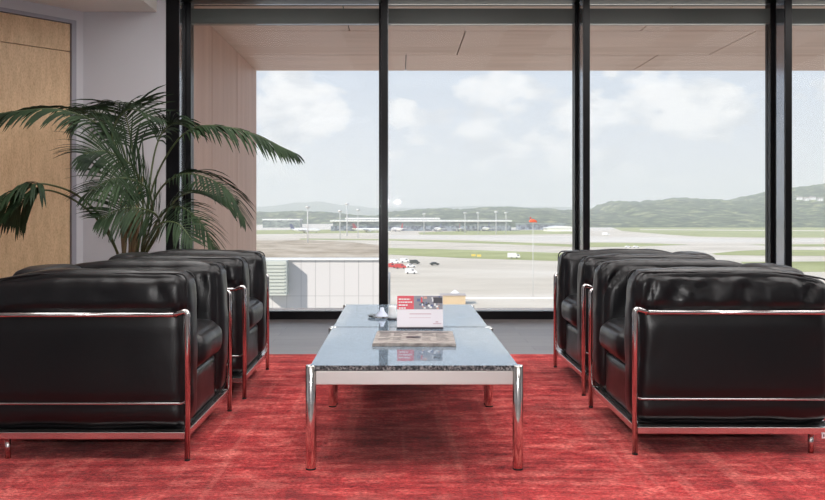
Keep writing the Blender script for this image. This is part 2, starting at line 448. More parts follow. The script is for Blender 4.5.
# outside overhang and side wall
rows = [(7.15, 8.13, [-.5, 2.38, 5.26]), (8.13, 9.375, [-2.2, .65, 3.53, 6.4]), (9.375, 10.42, [.07, 2.95, 5.83])]
bm = bmesh.new(); gp = .006
for y0, y1, js in rows:
    xs = [-1.84] + [j for j in js if j > -1.8] + [9]
    for x0, x1 in zip(xs, xs[1:]): box(bm, x0 + gp, x1 - gp, y0 + gp, y1 - gp, 2.70, 2.715)
box(bm, -2.2, 9, 7.11, 10.42, 2.716, 3.1, 1)
struct('trim_5', bm, [M['soffit'], M['gap']])
bm = bmesh.new()
for y0, y1 in ((7.15, 7.94), (7.94, 9.16), (9.16, 10.4)):
    box(bm, -1.835, -1.82, y0 + gp, y1 - gp, -.6, 2.695)
box(bm, -2.2, -1.836, 7.11, 10.4, -.6, 2.71, 1)
struct('wall_outside', bm, [M['sideclad'], M['gap']])

# fill light panels added overhead, out of view, to brighten the room
FILL_LIGHTS = [(x, y) for y in (2.4, 3.9, 5.4) for x in (-1.2, .5, 2.2, 3.9, 5.6)] + [(x, -2.6) for x in (-1.2, 1.4, 4.0)]
for i, (x, y) in enumerate(FILL_LIGHTS):
    t = empty('fill_panel', (x, y, 2.8))
    bm = bmesh.new(); s = .62
    for q in ((-s, s, -s, -s + .02), (-s, s, s - .02, s), (-s, -s + .02, -s + .02, s - .02), (s - .02, s, -s + .02, s - .02)):
        box(bm, q[0], q[1], q[2], q[3], -.03, 0)
    obj('fill_panel_frame', bm, M['door_frame'], t)
    obj('fill_diffuser', B_(-s + .02, s - .02, -s + .02, s - .02, -.022, -.002), M['fill_glow'], t)
    tag(t, 'square fill light panel added overhead, outside the picture', 'ceiling light', 'added fill light panels')

# rug
bm = B_(-3.0, 3.3, 2.3, 5.22, -.0115, .0005)
rg = obj('red_rug', bm, M['rug'], bevel=.003)
tag(rg, 'large red woven rug with a mottled worn pile under the chairs and tables', 'rug')

# ------------------------------------------------------------------ armchairs
def make_chair(loc, rz, seed, label, wrinkled=False):
    t = empty('armchair', loc, rz)
    fl = .001
    # arms
    for s in (-1, 1):
        def post(q, s=s):
            o = q.copy()
            dy = s * q.y
            if dy > .28:                                       # outer side: pinched by rail and rod
                o.y -= s * .010 * math.exp(-((q.z - .53) / .028) ** 2)
                o.y -= s * .006 * math.exp(-((q.z - .205) / .018) ** 2)
                if q.z > .55: o.y += s * .008
            if q.x < -.12: o.z -= max(0, q.z - .4) / .26 * .03 * ((-.12 - q.x) / .28) ** 2
            return o
        lo = (-.395, min(s * .195, s * .352), .108); hi = (.338, max(s * .195, s * .352), .676)
        c = obj('arm_cushion', cushion(lo, hi, .045, (.016, .016, .016), seed + s * .37, .0030, (40, 12, 36), post, ridge=.05 if wrinkled else .014), M['leather'], t, True)
        for yy in (.228, .328):
            x0, x1, z0, z1 = -.391, .338, .112, .679
            pts = fillet([(x0, s * yy, z0), (x1, s * yy, z0), (x1, s * yy, z1), (x0, s * yy, z1)], .035, 6, True)
            dn = []
            for a_, b_ in zip(pts, pts[1:] + pts[:1]):
                m_ = max(1, int((b_ - a_).length / .04)); dn += [post(a_.lerp(b_, q / m_)) for q in range(m_)]
            pts = dn
            pb = bmesh.new(); tube(pb, pts, .0034, 6, True)
            obj('piping', pb, M['piping'], c)
    obj('back_cushion', cushion((-.395, -.192, .108), (-.225, .192, .668), .04, (.012, .01, .022), seed + 2, .0025, (10, 16, 18), ridge=.005), M['leather'], t, True)
    obj('seat_base', cushion((-.22, -.190, .108), (.325, .190, .292), .016, (.004, .004, .002), seed + 3, .0008, (16, 14, 8)), M['leather'], t, True)
    c = obj('seat_cushion', cushion((-.222, -.191, .296), (.35, .191, .435), .05, (.014, .004, .022), seed + 4, .004, (22, 18, 10), ridge=.01, wscale=9), M['leather'], t, True)
    pts = fillet([(-.15, -.18, .415), (.334, -.18, .415), (.334, .18, .415), (-.15, .18, .415)], .05, 6, True)
    # frame
    r = .0105
    for s in (-1, 1):
        b = bmesh.new()
        tube(b, fillet([(.349, s * .369, fl + .0051), (.349, s * .369, .548), (.300, s * .369, .530)], .022), r, 12)
        lg = obj('leg', b, M['chrome'], t, True)
        b = bmesh.new(); lathe(b, [(r * 1.02, fl), (r * 1.02, fl + .005)], 12, (.349, s * .369, 0)); obj('foot_cap', b, M['rubber'], lg)
        b = bmesh.new()
        lathe(b, [(r, fl), (r, .075)], 12, (-.318, s * .34, 0)); obj('rear_leg', b, M['chrome'], t, True)
    b = bmesh.new()
    tube(b, fillet([(.312, -.369, .531), (-.412, -.369, .531), (-.412, .369, .531), (.312, .369, .531)], .05), .0095, 12)
    obj('top_rail', b, M['chrome'], t, True)
    b = bmesh.new()
    tube(b, fillet([(.349, -.369, .222), (.330, -.363, .206), (-.406, -.363, .206), (-.406, .363, .206), (.330, .363, .206), (.349, .369, .222)], .02), .0048, 8)
    obj('middle_rod', b, M['chrome'], t, True)
    b = bmesh.new()
    z0, z1 = .076, .103
    box(b, -.41, .345, -.366, -.345, z0, z1); box(b, -.41, .345, .345, .366, z0, z1)
    box(b, .325, .345, -.345, .345, z0, z1); box(b, -.41, -.39, -.345, .345, z0, z1)
    obj('base_rail', b, M['base_steel'], t, bevel=.003)
    b = bmesh.new(); box(b, -.389, .324, -.344, .344, .098, .1035); obj('seat_panel', b, M['rubber'], t)
    tag(t, label, 'armchair', 'armchairs facing each other across the tables')
    return t
def chair_at(xleg, ynear, side, seed, label, wr=False, yaw=0.0):
    # side=-1: left row facing right; the front leg line is at x = xleg
    yc = ynear + .369
    xc = xleg - .349 if side < 0 else xleg + .349
    return make_chair((xc, yc, 0), (0 if side < 0 else PI) + yaw, seed, label, wr)
c1 = chair_at(-.774, 2.985, -1, 1.0, 'black leather chrome-framed armchair nearest the camera on the left')
c2 = chair_at(-.757, 3.965, -1, 2.3, 'black leather chrome-framed armchair on the left, farther back beside the window and palm', yaw=.01)
c3 = chair_at(.880, 3.055, 1, 3.1, 'black creased leather chrome-framed armchair nearest the camera on the right', True, -.01)
c4 = chair_at(.905, 4.04, 1, 4.4, 'black leather chrome-framed armchair on the right, farther back by the window')
b = bmesh.new(); box(b, -.369, -.345, .3665, .3685, .062, .084)
for i in range(3): box(b, -.365 + i * .006, -.3615 + i * .006, .3685, .3688, .068, .078, 1)
tg = obj('maker_tag', b, [M['card'], M['ink']], c3); tg['label'] = 'small white tag'

# ------------------------------------------------------------------ tables
def make_table(x0, x1, y0, y1, label):
    t = empty('coffee_table', ((x0 + x1) / 2, (y0 + y1) / 2, 0))
    hx, hy = (x1 - x0) / 2, (y1 - y0) / 2; r = .0185; H = .367; fl = .001
    b = bmesh.new(); box(b, -hx + .018, hx - .018, -hy + .008, hy - .004, H - .018, H, 1)
    for f in b.faces:
        if all(v.co.z > H - .001 for v in f.verts): f.material_index = 0
    obj('tabletop', b, [M['granite'], M['granite_edge']], t)
    b = bmesh.new()
    z0, z1 = .300, H - .0195
    box(b, -hx + 2 * r, hx - 2 * r, -hy + .006, -hy + .028, z0, z1); box(b, -hx + 2 * r, hx - 2 * r, hy - .028, hy - .006, z0, z1)
    box(b, -hx + .006, -hx + .028, -hy + 2 * r, hy - 2 * r, z0, z1); box(b, hx - .028, hx - .006, -hy + 2 * r, hy - 2 * r, z0, z1)
    obj('apron', b, M['apron'], t, bevel=.002)
    for sx in (-1, 1):
        for sy in (-1, 1):
            b = bmesh.new(); cx, cy = sx * (hx - r), sy * (hy - r)
            lathe(b, [(r - .001, fl + .0047), (r, fl + .006), (r, H - .003), (r - .002, H - .0005)], 20, (cx, cy, 0))
            g = obj('leg', b, M['table_steel'], t, True)
            b = bmesh.new(); lathe(b, [(r, fl), (r, fl + .0045)], 16, (cx, cy, 0)); obj('foot', b, M['rubber'], g)
            for p in g.data.polygons: p.use_smooth = len(p.vertices) == 4
    tag(t, label, 'coffee table', 'coffee tables standing end to end on the rug')
    return t
make_table(-.332, .433, 2.866, 3.832, 'low square coffee table with glossy stone top and steel legs, nearer the camera')
make_table(-.330, .431, 3.838, 4.775, 'low square coffee table with glossy stone top and steel legs, nearer the window')
TT = .3675
# newspaper
b = bmesh.new(); t = empty('newspaper', (.057, 3.45, TT), math.radians(-1.5))
for i in range(5):
    e = .0008 * i
    box(b, -.165 + e, .172 - e * .6, -.175 + e, .175 - e, .0005 + i * .0024, .0028 + i * .0024)
obj('folded_pages', b, M['news'], t)
b = bmesh.new(); z = .0126
box(b, -.15, .15, .115, .145, z, z + .0004)
rr = random.Random(5)
for i in range(5):
    x = -.145 + i * .06
    for j in range(7):
        if i == 2 and j in (3, 4): continue
        if rr.random() < .8: box(b, x, x + .05 * rr.uniform(.6, 1), .09 - j * .03, .098 - j * .03, z, z + .0004)
box(b, -.03, .03, -.045, .02, z, z + .0004)
obj('printed_text', b, M['ink'], t)
b = bmesh.new(); box(b, -.012, .014, -.03, .005, z + .0005, z + .0009); obj('front_picture', b, M['ink'], t)
tag(t, 'folded grey newspaper lying flat on the nearer glossy table', 'newspaper')
# card display
Yc = 3.775; xc = (420 - CX) * Yc / F
t = empty('table_card', (xc, Yc, TT), 0)
tl = Matrix.Rotation(math.radians(-7), 4, 'X')
W = .106; Hc = .152
def cb(b, x0, x1, z0, z1, dy=.0, th=.0004, mi=0):
    return box(b, x0, x1, -.0022 - dy - th, -.0022 - dy, z0, z1, mi, tl)
b = bmesh.new(); box(b, -W, W, -.002, .002, .006, Hc, 0, tl); obj('board', b, M['card'], t)
b = bmesh.new(); box(b, -W - .001, W + .001, -.012, .03, 0, .008); obj('foot_strip', b, M['pdark'], t, bevel=.001)
b = bmesh.new(); box(b, -.03, .03, .0, .004, .006, .1, 0, Matrix.Translation((0, .034, 0)) @ Matrix.Rotation(math.radians(14), 4, 'X')); obj('back_strut', b, M['card'], t)
zt, zb = Hc - .001, Hc - .063
b = bmesh.new(); cb(b, -W + .001, -.028, zb, zt); obj('red_panel', b, M['red'], t)
b = bmesh.new()
for i, (x0, x1) in enumerate(((-.098, -.045), (-.098, -.036), (-.098, -.055), (-.098, -.066))):
    z = zt - .013 - i * .0135; x = x0
    while x < x1:
        wd = rr.uniform(.006, .014); cb(b, x, min(x + wd, x1), z - .0055, z, .0006); x += wd + .0025
obj('slogan_text', b, M['pwhite'], t)
b = bmesh.new()
cb(b, -.028, W - .001, zb, zt, 0, .0004, 0)
cols = [1, 2, 3, 4, 5, 0]
for i in range(34):
    x = rr.uniform(-.026, W - .018); z = rr.uniform(zb, zt - .014)
    cb(b, x, x + rr.uniform(.006, .016), z, z + rr.uniform(.006, .014), .0005 + i * .00003, .0004, rr.choice(cols))
cb(b, .062, W - .003, zt - .034, zt - .008, .0018, .0004, 3)
cb(b, .004, .012, zt - .03, zt - .006, .0018, .0004, 6)
obj('photo_strip', b, [M['pgrey'], M['pblue'], M['pdark'], M['pdark'], M['pskin'], M['pwhite'], M['red']], t)
b = bmesh.new()
cb(b, -.048, .052, .066, .070); cb(b, -.05, .05, .050, .0515); cb(b, .06, .098, .022, .0255); cb(b, .072, .084, .029, .034)
obj('small_print', b, M['pline'], t)
tag(t, 'upright white card display with a red panel and photo strip standing on the glossy table', 'table display')
# glassware on the far table
Yg = 4.19
t = empty('glass_dish', ((382 - CX) * Yg / F, Yg, TT))
b = bmesh.new(); lathe(b, [(.03, .0), (.068, .004), (.073, .009), (.071, .011), (.03, .005)], 32); obj('saucer', b, M['clear'], t, True)
b = bmesh.new(); lathe(b, [(.036, .0055), (.034, .008), (.014, .03), (.008, .05), (.006, .05), (.011, .03), (.028, .008)], 28); obj('glass_cone', b, mat('misty_glass', lin(196, 204, 222), .1), t, True)
tag(t, 'small clear glass dish with a raised centre on the table nearer the window', 'glass dish')
t = empty('milk_jug', ((392.5 - CX) * 4.10 / F, 4.10, TT))
b = bmesh.new(); lathe(b, [(.016, .006), (.021, .010), (.022, .035), (.017, .055), (.020, .068), (.018, .068), (.015, .055), (.019, .035), (.017, .012)], 24); obj('body', b, M['white'], t, True)
b = bmesh.new(); lathe(b, [(.022, 0), (.026, .001), (.026, .005), (.022, .006)], 24); obj('dark_foot', b, M['pdark'], t, True)
tag(t, 'tiny white jug on a dark foot between the glass dish and the card display', 'jug')

# ------------------------------------------------------------------ palm
def catmull(pts, n=24):
    pts = [Vector(p) for p in pts]; pts = [pts[0] * 2 - pts[1]] + pts + [pts[-1] * 2 - pts[-2]]
    out = []; m = len(pts) - 3
    for i in range(n + 1):
        s = i / n * m; k = min(int(s), m - 1); t = s - k
        a, b_, c, d_ = pts[k:k + 4]
        out.append(.5 * ((2 * b_) + (-a + c) * t + (2 * a - 5 * b_ + 4 * c - d_) * t * t + (-a + 3 * b_ - 3 * c + d_) * t ** 3))
    return out
PB = Vector((-1.89, 5.72, 0))
palm = empty('potted_palm', PB + Vector((0, 0, -.0115)))
def frond(pts, s0=.3, ll=.34, num=20, droop=.5, side=(0, 1, 0), spread=1.0, fwd=.55, seed=1, dt=0.0, wd=.0085, both=(1, 1)):
    r_ = random.Random(seed)
    C_ = [p - PB for p in catmull([P(*q) for q in pts], 40)]
    b = bmesh.new()
    tube(b, C_, [.008 * (1 - .8 * i / 40) + .0015 for i in range(41)], 6, mi=1)
    sv = Vector(side).normalized()
    num = int(num * 1.15); ll *= 1.12
    for i in range(num):
        f = i / (num - 1); s = s0 + (1 - s0) * f
        x = s * 40; k_ = min(int(x), 39); p = C_[k_].lerp(C_[k_ + 1], x - k_)
        t_ = (C_[min(k_ + 1, 40)] - C_[max(k_ - 1, 0)]).normalized()
        Ln = ll * (math.sin(PI * (.18 + .74 * f)) ** .7) * r_.uniform(.85, 1.08)
        sd_ = (sv - t_ * sv.dot(t_)).normalized()
        upv = sd_.cross(t_).normalized()
        if upv.z < 0: upv = -upv
        for si, sgn in enumerate((-1, 1)):
            if not both[si]: continue
            d_ = (sd_ * sgn * spread + t_ * (fwd + .8 * f ** 2) + upv * (.25 - dt) + Vector([r_.uniform(-.12, .12) for _ in range(3)])).normalized()
            q = p.copy(); seg = 5; prev = None
            wv = t_
            for j in range(seg + 1):
                g = j / seg
                ww = wd * (.35 + 1.1 * g) * (1 if g < .4 else (1 - (g - .4) / .6) ** .8) + .0008
                dd = (d_ + Vector((0, 0, -1)) * droop * g * 1.7).normalized()
                wv2 = (wv - dd * wv.dot(dd)); wv2 = wv2.normalized() if wv2.length > 1e-4 else dd.orthogonal().normalized()
                nn = dd.cross(wv2)
                vs = (b.verts.new(q - wv2 * ww + nn * ww * .35), b.verts.new(q), b.verts.new(q + wv2 * ww + nn * ww * .35))
                if prev:
                    for e in (0, 1):
                        ff = b.faces.new((prev[e], prev[e + 1], vs[e + 1], vs[e])); ff.smooth = True
                prev = vs; q = q + dd * (Ln / seg)
    obj('frond', b, [M['leaf'], M['stem']], palm)
# (px, py, distance) along each stalk as read from the photograph
frond([(134, 262, 5.7), (128, 190, 5.6), (108, 132, 5.45), (60, 108, 5.3), (-5, 112, 5.1)], .42, .30, 30, .8, (0, 1, .25), .9, .9, 1, .2)
frond([(138, 262, 5.7), (136, 195, 5.75), (132, 145, 5.85), (124, 110, 5.8), (114, 100, 5.4)], .5, .33, 30, .42, (1, .35, 0), 1.0, .55, 2, .1)
frond([(138, 262, 5.7), (133, 200, 5.9), (120, 138, 6.1), (95, 110, 6.2), (74, 120, 6.1)], .5, .26, 22, .6, (.3, 1, 0), 1.0, .7, 3)
frond([(140, 262, 5.7), (150, 195, 5.65), (168, 152, 5.6), (195, 126, 5.5), (240, 128, 5.45), (292, 150, 5.4)], .52, .27, 30, .9, (.1, 1, .2), .8, .9, 4, .3)
frond([(140, 262, 5.7), (150, 210, 5.6), (165, 182, 5.5), (190, 172, 5.4), (225, 186, 5.3), (243, 215, 5.25)], .42, .26, 28, .7, (.1, 1, .2), .9, .8, 5, .1)
frond([(140, 262, 5.7), (158, 218, 5.5), (178, 205, 5.35), (200, 220, 5.25), (214, 246, 5.2)], .35, .24, 24, .6, (.2, 1, .2), .9, .8, 6)
frond([(136, 262, 5.7), (143, 205, 5.55), (135, 168, 5.35), (108, 150, 5.2), (84, 152, 5.1)], .4, .32, 30, .45, (.2, .9, .5), 1.0, .7, 7)
frond([(138, 262, 5.7), (152, 215, 5.5), (146, 186, 5.3), (118, 176, 5.1), (88, 190, 5.0)], .42, .30, 28, .4, (.2, .8, .6), 1.0, .7, 8)
frond([(140, 262, 5.7), (158, 230, 5.45), (155, 212, 5.2), (128, 206, 5.05), (100, 216, 4.95)], .4, .26, 26, .35, (.2, .7, .7), 1.1, .6, 9)
frond([(140, 262, 5.7), (160, 225, 5.5), (178, 196, 5.5), (206, 190, 5.6), (228, 200, 5.7)], .4, .26, 24, .5, (.1, .8, .5), 1.0, .8, 10)
frond([(142, 262, 5.7), (150, 180, 5.8), (158, 140, 5.9), (172, 122, 5.9), (190, 126, 5.9)], .5, .27, 24, .6, (.2, 1, 0), 1.0, .7, 11)
frond([(140, 262, 5.7), (148, 240, 5.4), (160, 222, 5.1), (178, 222, 5.0), (192, 238, 4.95)], .35, .22, 20, .4, (.2, .8, .6), 1.1, .6, 12)
frond([(122, 264, 5.6), (104, 220, 5.4), (78, 194, 5.2), (50, 183, 5.05), (30, 184, 4.95), (2, 200, 4.85)], .68, .30, 24, 1.0, (.35, 1, .1), 1.0, .45, 13, .3, .010)
frond([(124, 264, 5.65), (104, 226, 5.45), (80, 202, 5.25), (52, 189, 5.1), (34, 192, 5.0), (14, 208, 4.95)], .72, .26, 18, 1.1, (.35, 1, .1), 1.0, .45, 14, .3, .010)
frond([(136, 262, 5.7), (132, 215, 5.6), (120, 165, 5.5), (112, 132, 5.45), (128, 108, 5.4), (160, 118, 5.35)], .5, .25, 22, .5, (.1, 1, .2), .9, .8, 15)
b = bmesh.new()
rr2 = random.Random(9)
for i in range(13):
    a_ = rr2.uniform(0, 2 * PI); r0 = .02 + rr2.random() * .04
    tp = P(rr2.uniform(118, 152), rr2.uniform(165, 225), 5.7 + rr2.uniform(-.1, .1)) - PB
    b0 = Vector((math.cos(a_) * r0, math.sin(a_) * r0, .30))
    md = b0.lerp(tp, .5) + Vector((rr2.uniform(-.02, .02), 0, .0))
    tube(b, catmull([b0, md, tp], 10), [.017 * (1 - .06 * j) + .002 for j in range(11)], 6, mi=0)
obj('trunk', b, M['oldstem'], palm, True)
b = bmesh.new(); lathe(b, [(.14, 0), (.15, .01), (.19, .33), (.20, .35), (.185, .35), (.175, .31)], 32); obj('pot', b, M['pot'], palm, True)
b = bmesh.new(); lathe(b, [(.173, .29), (.173, .305)], 24); obj('soil', b, M['soil'], palm)
tag(palm, 'tall potted palm with arching green fronds standing behind the left armchairs', 'palm')

# ------------------------------------------------------------------ the airfield
struct('ground', B_(-9000, 9000, 12, 14000, GZ - 2, GZ), M['concrete'])
def patch(name, pts, mt, dz, label, cat='grass', kind='stuff'):
    b = bmesh.new()
    top = [b.verts.new(G(px, py, dz)) for px, py in pts]
    bot = [b.verts.new(G(px, py, dz) - Vector((0, 0, .008))) for px, py in pts]
    b.faces.new(top); b.faces.new(bot[::-1]); n_ = len(pts)
    for i in range(n_): b.faces.new((top[i], bot[i], bot[(i + 1) % n_], top[(i + 1) % n_]))
    o = obj(name, b, mt); tag(o, label, cat, None, kind); return o
patch('meadow', [(-400, 216), (1300, 216), (1300, 228.5), (560, 228.5), (230, 227), (-400, 227)], M['dgrass'], .02, 'pale green meadow at the foot of the distant hills')
patch('apron_surface', [(-200, 224), (250, 225), (330, 223), (600, 224), (640, 227), (600, 231), (250, 230), (-200, 230)], M['runway'], .06, 'pale concrete apron in front of the far terminal', 'apron')
patch('grass_strip', [(-100, 230.5), (262, 230.2), (330, 229.6), (378, 230), (380, 233), (330, 233.4), (262, 234.2), (-100, 235)], M['grass'], .08, 'narrow grass strip below the far terminal, left window')
patch('grass_strip', [(418, 232.6), (470, 230.6), (573, 230), (575, 234), (480, 235), (420, 234.6)], M['grass'], .08, 'narrow olive grass strip in the middle window')
patch('grass_strip', [(388, 239.2), (300, 238.5), (300, 239.8), (388, 240.5), (470, 243), (573, 247), (573, 244.5), (470, 240.8)], M['grass'], .08, 'thin grass line between the two pale runways')
patch('grass_strip', [(370, 247.5), (388, 248), (470, 250), (560, 253), (640, 256), (640, 263), (560, 261.2), (470, 258.5), (388, 254.6), (370, 254)], M['grass'], .08, 'broad bright green grass strip in the middle window')
patch('earth_area', [(150, 240), (262, 240.5), (300, 240), (350, 242), (384, 246), (384, 262), (150, 264)], M['dirt'], .1, 'bare brown earth behind the white terrace wall', 'earth')
patch('grass_field', [(612, 227.5), (700, 226.5), (1100, 228), (1100, 238), (766, 237.6), (700, 236.8), (660, 234), (622, 231)], M['grass'], .08, 'wide grass field below the wooded hill')
patch('taxiway', [(640, 229.3), (1100, 232), (1100, 233.2), (640, 230)], M['runway'], .12, 'thin pale taxiway crossing the field', 'taxiway')
patch('grass_strip', [(577, 242.6), (600, 242.6), (650, 243.4), (690, 244.6), (640, 246.6), (577, 247.2)], M['grass'], .08, 'pointed grass wedge in the right window')
patch('grass_strip', [(712, 253.6), (740, 250.8), (766, 250), (1000, 250.5), (1000, 256.5), (766, 255.8), (716, 255)], M['grass'], .08, 'green strip low in the right window')
patch('grass_strip', [(750, 244.6), (1000, 243), (1000, 247), (780, 246.6)], M['grass'], .08, 'slim green strip at the right edge of the view')
patch('grass_strip', [(740, 262), (1000, 260.5), (1000, 272), (760, 272)], M['grass'], .08, 'lowest green strip seen beyond the rightmost mullion')
patch('runway_surface', [(388, 235), (573, 236), (760, 239), (1000, 240), (1000, 242.4), (700, 242.5), (573, 242), (470, 239.6), (388, 238.4)], M['runway'], .06, 'pale runway running across the airfield', 'runway')

# hills
def hill(name, prof, D0, D1, mt, label, rough_amp, step, base=GZ - 3, nd=26, seed=0):
    # prof: (px, py) skyline; the ridge stands at D1, the foot at D0
    b = bmesh.new(); xs = []
    x = prof[0][0]
    while x <= prof[-1][0]: xs.append(x); x += step
    def sky(x):
        for (a, ya), (c, yc) in zip(prof, prof[1:]):
            if a <= x <= c:
                t = (x - a) / (c - a); t = t * t * (3 - 2 * t); return ya + (yc - ya) * t
        return prof[-1][1]
    grid = []
    for x in xs:
        rowv = []
        Hh = EYE - (sky(x) - CY) * D1 / F
        for j in range(nd + 1):
            f = j / nd * 1.25; D = D0 + (D1 - D0) * f
            X = (x - CX) * D1 / F * (.55 + .45 * D / D1)
            e = math.sin(min(f, 1.25) * PI / 2) ** 1.3 if f <= 1 else math.cos((f - 1) * PI / 2)
            z = GZ + (Hh - GZ) * e
            q = Vector((X, D, 0))
            z += rough_amp * (noise.noise(q * .006 + Vector((seed, 0, 0))) * 2.2 * e + noise.noise(q * .03) * .9 + noise.noise(q * .11) * .6) * (.25 + e * .5)
            rowv.append(b.verts.new((X, D, z if j else base)))
        grid.append(rowv)
    for A, Bq in zip(grid, grid[1:]):
        for j in range(nd): b.faces.new((A[j], A[j + 1], Bq[j + 1], Bq[j])).smooth = True
    o = struct(name, b, mt); return o
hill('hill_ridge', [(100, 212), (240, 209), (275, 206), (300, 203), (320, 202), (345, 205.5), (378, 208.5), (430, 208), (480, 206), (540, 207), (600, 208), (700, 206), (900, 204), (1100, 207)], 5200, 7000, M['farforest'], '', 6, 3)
hill('wooded_hill', [(380, 212), (430, 211), (480, 209.5), (520, 208.5), (545, 209.5), (575, 211.5), (594, 210.5), (604, 205.5), (613, 203.5), (640, 204), (656, 200.5), (690, 199), (712, 200), (735, 202), (746, 197.5), (765, 193), (795, 189), (826, 186), (870, 183), (1000, 188), (1200, 200)], 1330, 2300, M['forest'], '', 7, 2)
hill('tree_belt', [(0, 214), (240, 213.5), (262, 212.5), (300, 212), (340, 213), (378, 214), (430, 214.5), (500, 214), (575, 214), (640, 216)], 1750, 2000, M['forest'], '', 5, 1.2, nd=12)
b = bmesh.new()
q0 = (686 - CX) * 1.9; 
hp = P(685, 219, 1800)
for sx, sz in ((-20, 0), (-4, 1.6), (12, .6)):
    box(b, hp.x + sx, hp.x + sx + 14, hp.y - 16, hp.y - 6, hp.z - 6 + sz, hp.z + 2 + sz)

# village houses on the hill at the right
def house(px, py, D, w_, h_):
    t = empty('house', P(px, py, D))
    b = bmesh.new(); box(b, -w_ / 2, w_ / 2, -5, 5, -3, h_); obj('walls', b, M['white'], t)
    b = bmesh.new(); vs = [b.verts.new(v_) for v_ in ((-w_ / 2 - 1, -6, h_), (w_ / 2 + 1, -6, h_), (w_ / 2 + 1, 6, h_), (-w_ / 2 - 1, 6, h_), (-w_ / 2 - 1, 0, h_ + 2.4), (w_ / 2 + 1, 0, h_ + 2.4))]
    for f in ((0, 1, 5, 4), (2, 3, 4, 5), (0, 4, 3), (1, 2, 5), (0, 3, 2, 1)): b.faces.new([vs[i] for i in f])
    obj('roof', b, M['ptaupe'], t)
    return t
for i, (px, py, w_) in enumerate([(799.5, 198.6, 9), (806, 199.4, 8), (812.5, 198.6, 10), (820, 199.6, 9)]):
    tag(house(px, py, 1780, w_, 2.2), ['leftmost of the four pale houses on the hill at far right', 'second from left of the four pale houses on the far right hill', 'third from left of the four pale houses on the far right hill', 'rightmost of the four pale houses on the hill at far right'][i], 'house', 'village houses on the hill')

# terminal building
def terminal(px0, px1, D, dep, lvls, label):
    x0, x1 = (px0 - CX) * D / F, (px1 - CX) * D / F
    t = empty('terminal_building', (0, 0, 0)); z = GZ + .14
    for nm, h_, mt, inset in lvls:
        b = bmesh.new(); box(b, x0 + inset, x1 - inset, D + inset, D + dep - inset, z, z + h_)
        obj(nm, b, mt, t)
        z += h_
    tag(t, label, 'terminal'); return t
terminal(330, 512, 1120, 60, [('lower_glazing', 6.5, M['tglass'], 1), ('upper_glazing', 6, M['tgreen'], 4), ('roof', 1.8, M['troof'], 0)], 'long low airport terminal with dark glazing and a white roof line')
terminal(345, 440, 1300, 70, [('lower_glazing', 14, M['tgreen'], 1), ('roof', 2.2, M['troof'], 0)], 'taller pale-roofed concourse behind the long terminal')
terminal(262, 300, 1350, 40, [('wall', 12, M['tgreen'], 1), ('roof', 2, M['troof'], 0)], 'small grey airport building left of the long terminal')
terminal(519, 566, 1190, 40, [('lower_glazing', 7, M['tglass'], 1), ('roof', 2, M['tgreen'], 0)], 'low dark airport building right of the long terminal')
hg = empty('hangar', G(561, 231.5, .13)); b = bmesh.new()
box(b, -18, 24, 0, 30, 0, 4); obj('walls', b, M['white'], hg)
b = bmesh.new(); pts_ = [(-20 + 46 * i / 10, 4 + 3.2 * math.sin(PI * i / 10)) for i in range(11)]
fr = [b.verts.new((x, -1, z)) for x, z in pts_]; bk = [b.verts.new((x, 31, z)) for x, z in pts_]
for i in range(10): b.faces.new((fr[i], fr[i + 1], bk[i + 1], bk[i]))
b.faces.new(fr); b.faces.new(bk[::-1]); b.faces.new((fr[0], bk[0], bk[-1], fr[-1]))
obj('roof', b, M['white'], hg); tag(hg, 'bright white curved hangar beside the second mullion', 'hangar')

